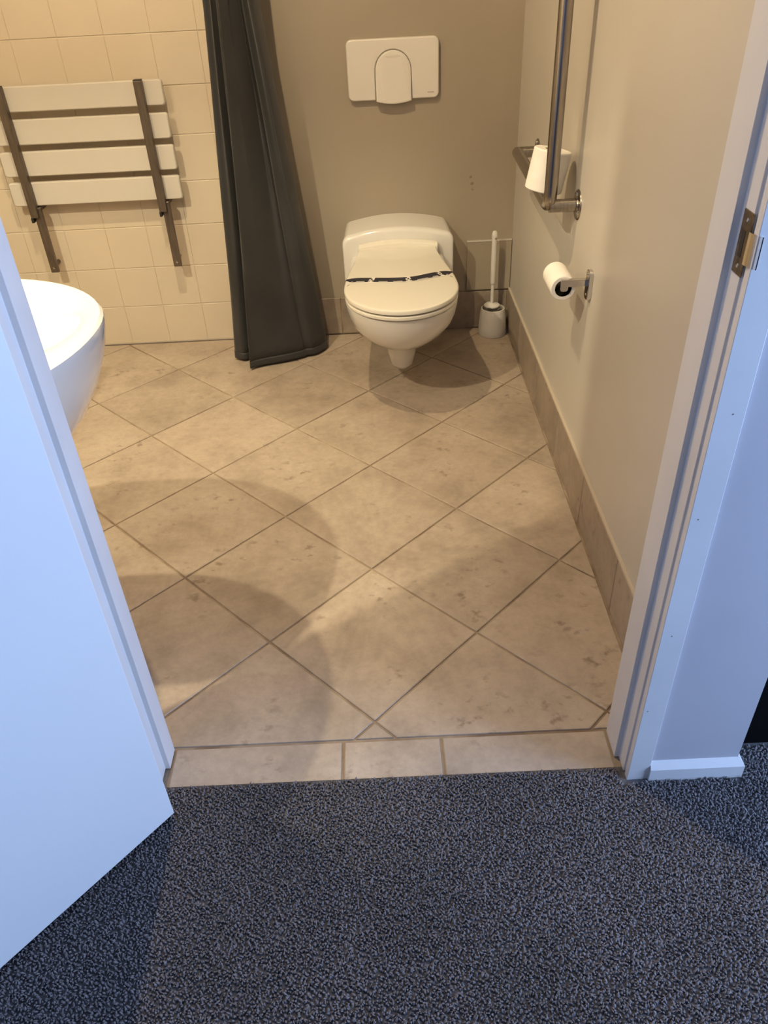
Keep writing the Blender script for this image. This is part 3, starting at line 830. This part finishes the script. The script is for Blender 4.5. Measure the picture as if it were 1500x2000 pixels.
# spare toilet roll propped on the rail
def roll_me(r_out, r_in, length):
    return lathe_me([(r_in, 0), (r_out-0.002, 0), (r_out, 0.002), (r_out, length-0.002), (r_out-0.002, length), (r_in, length), (r_in, 0)], seg=48)
def core_me(r, length):
    return loft_me([[(rr*math.cos(2*PI*i/32), rr*math.sin(2*PI*i/32), z) for i in range(32)] for rr, z in ((r, 0.0005), (r, length-0.0005), (r-0.001, length-0.0005), (r-0.001, 0.0005), (r, 0.0005))], False, False)
def put(me, mtx):
    me.transform(mtx); return me
spare = empty('toilet_roll', (0.483, 0.59, 0.749), 'full white toilet roll standing on the grab rail against the wall', 'toilet roll')
tilt = Matrix.Translation((0.4845, 0.588, 0.7480)) @ Matrix.Rotation(0.20, 4, 'Y') @ Matrix.Rotation(-0.04, 4, 'X')
pr = lathe_me([(0.0205, 0), (0.0455, 0), (0.0475, 0.002)] + [(0.0475 + (0.0004 if k % 2 else -0.0002), 0.004+k*0.0024) for k in range(38)] + [(0.0475, 0.0955), (0.0455, 0.0975), (0.0205, 0.0975), (0.0205, 0)], seg=56)
link('paper', put(pr, tilt), M_paper, spare, True)
link('core', put(core_me(0.0204, 0.0972), tilt), M_card, spare, True)

# roll holder with the roll in use
hl_ = empty('roll_holder', (XW, 0.315, 0.596), 'small chrome toilet roll holder screwed to the right wall', 'roll holder')
pl = prism_me([(y, z) for y, z in rrect(0.316, 0.597, 0.015, 0.036, 0.010, 5)], XW-0.011, XW-0.0002, 'x', 0.002)
plo = link('wall_plate', pl, M_chrome, hl_)
for z in (0.573, 0.624):
    link('screw', lathe_me([(0.0, -0.0125), (0.003, -0.0118), (0.004, -0.010)], (XW, 0.316, z), 12, 'x'), M_steel, plo)
box('arm', (0.490, 0.318, 0.592), (XW-0.009, 0.322, 0.610), M_chrome, hl_, 0.0012)
box('arm_flange', (0.490, 0.316, 0.608), (XW-0.009, 0.327, 0.611), M_chrome, hl_, 0.0008, 1)
link('spindle', tube_me([(0.499, 0.318, 0.598), (0.499, 0.43, 0.598)], 0.0085, 18), M_steel, hl_, True)
link('spindle_plate', prism_me([(x, z) for x, z in rrect(0.4985, 0.596, 0.0095, 0.014, 0.006, 4)], 0.3175, 0.3215, 'y'), M_chrome, hl_)
used = empty('toilet_roll', (0.4985, 0.38, 0.587), 'nearly used white toilet roll hanging on the chrome holder', 'toilet roll')
tm = Matrix.Translation((0.4985, 0.326, 0.5865)) @ Matrix.Rotation(-PI/2, 4, 'X')
link('paper', put(roll_me(0.0305, 0.0205, 0.103), tm), M_paper, used, True)
link('core', put(core_me(0.0204, 0.1028), tm), M_card, used, True)

# ------------------------------------------------------------------ lamps (outside the picture)
for (x, y, z), lab in ((LAMP_A, 'small round ceiling spotlight in the corner behind the open door'), (LAMP_B, 'small round ceiling spotlight above the washbasin'), (LAMP_W, 'small round ceiling spotlight over the middle of the bathroom')):
    lp = empty('ceiling_lamp', (x, y, H), lab, 'lamp', 'ceiling spotlights of the bathroom')
    link('rim', lathe_me([(0.040, H-0.001), (0.055, H-0.001), (0.056, H-0.006), (0.048, H-0.010), (0.040, H-0.008), (0.040, H-0.001)], (x, y, 0), 36), M_steel, lp, True)
    link('bulb', lathe_me([(0.0, H-0.004), (0.034, H-0.004), (0.036, H-0.001)], (x, y, 0), 28), M_bulb, lp, True)

print('objects', len(bpy.data.objects))
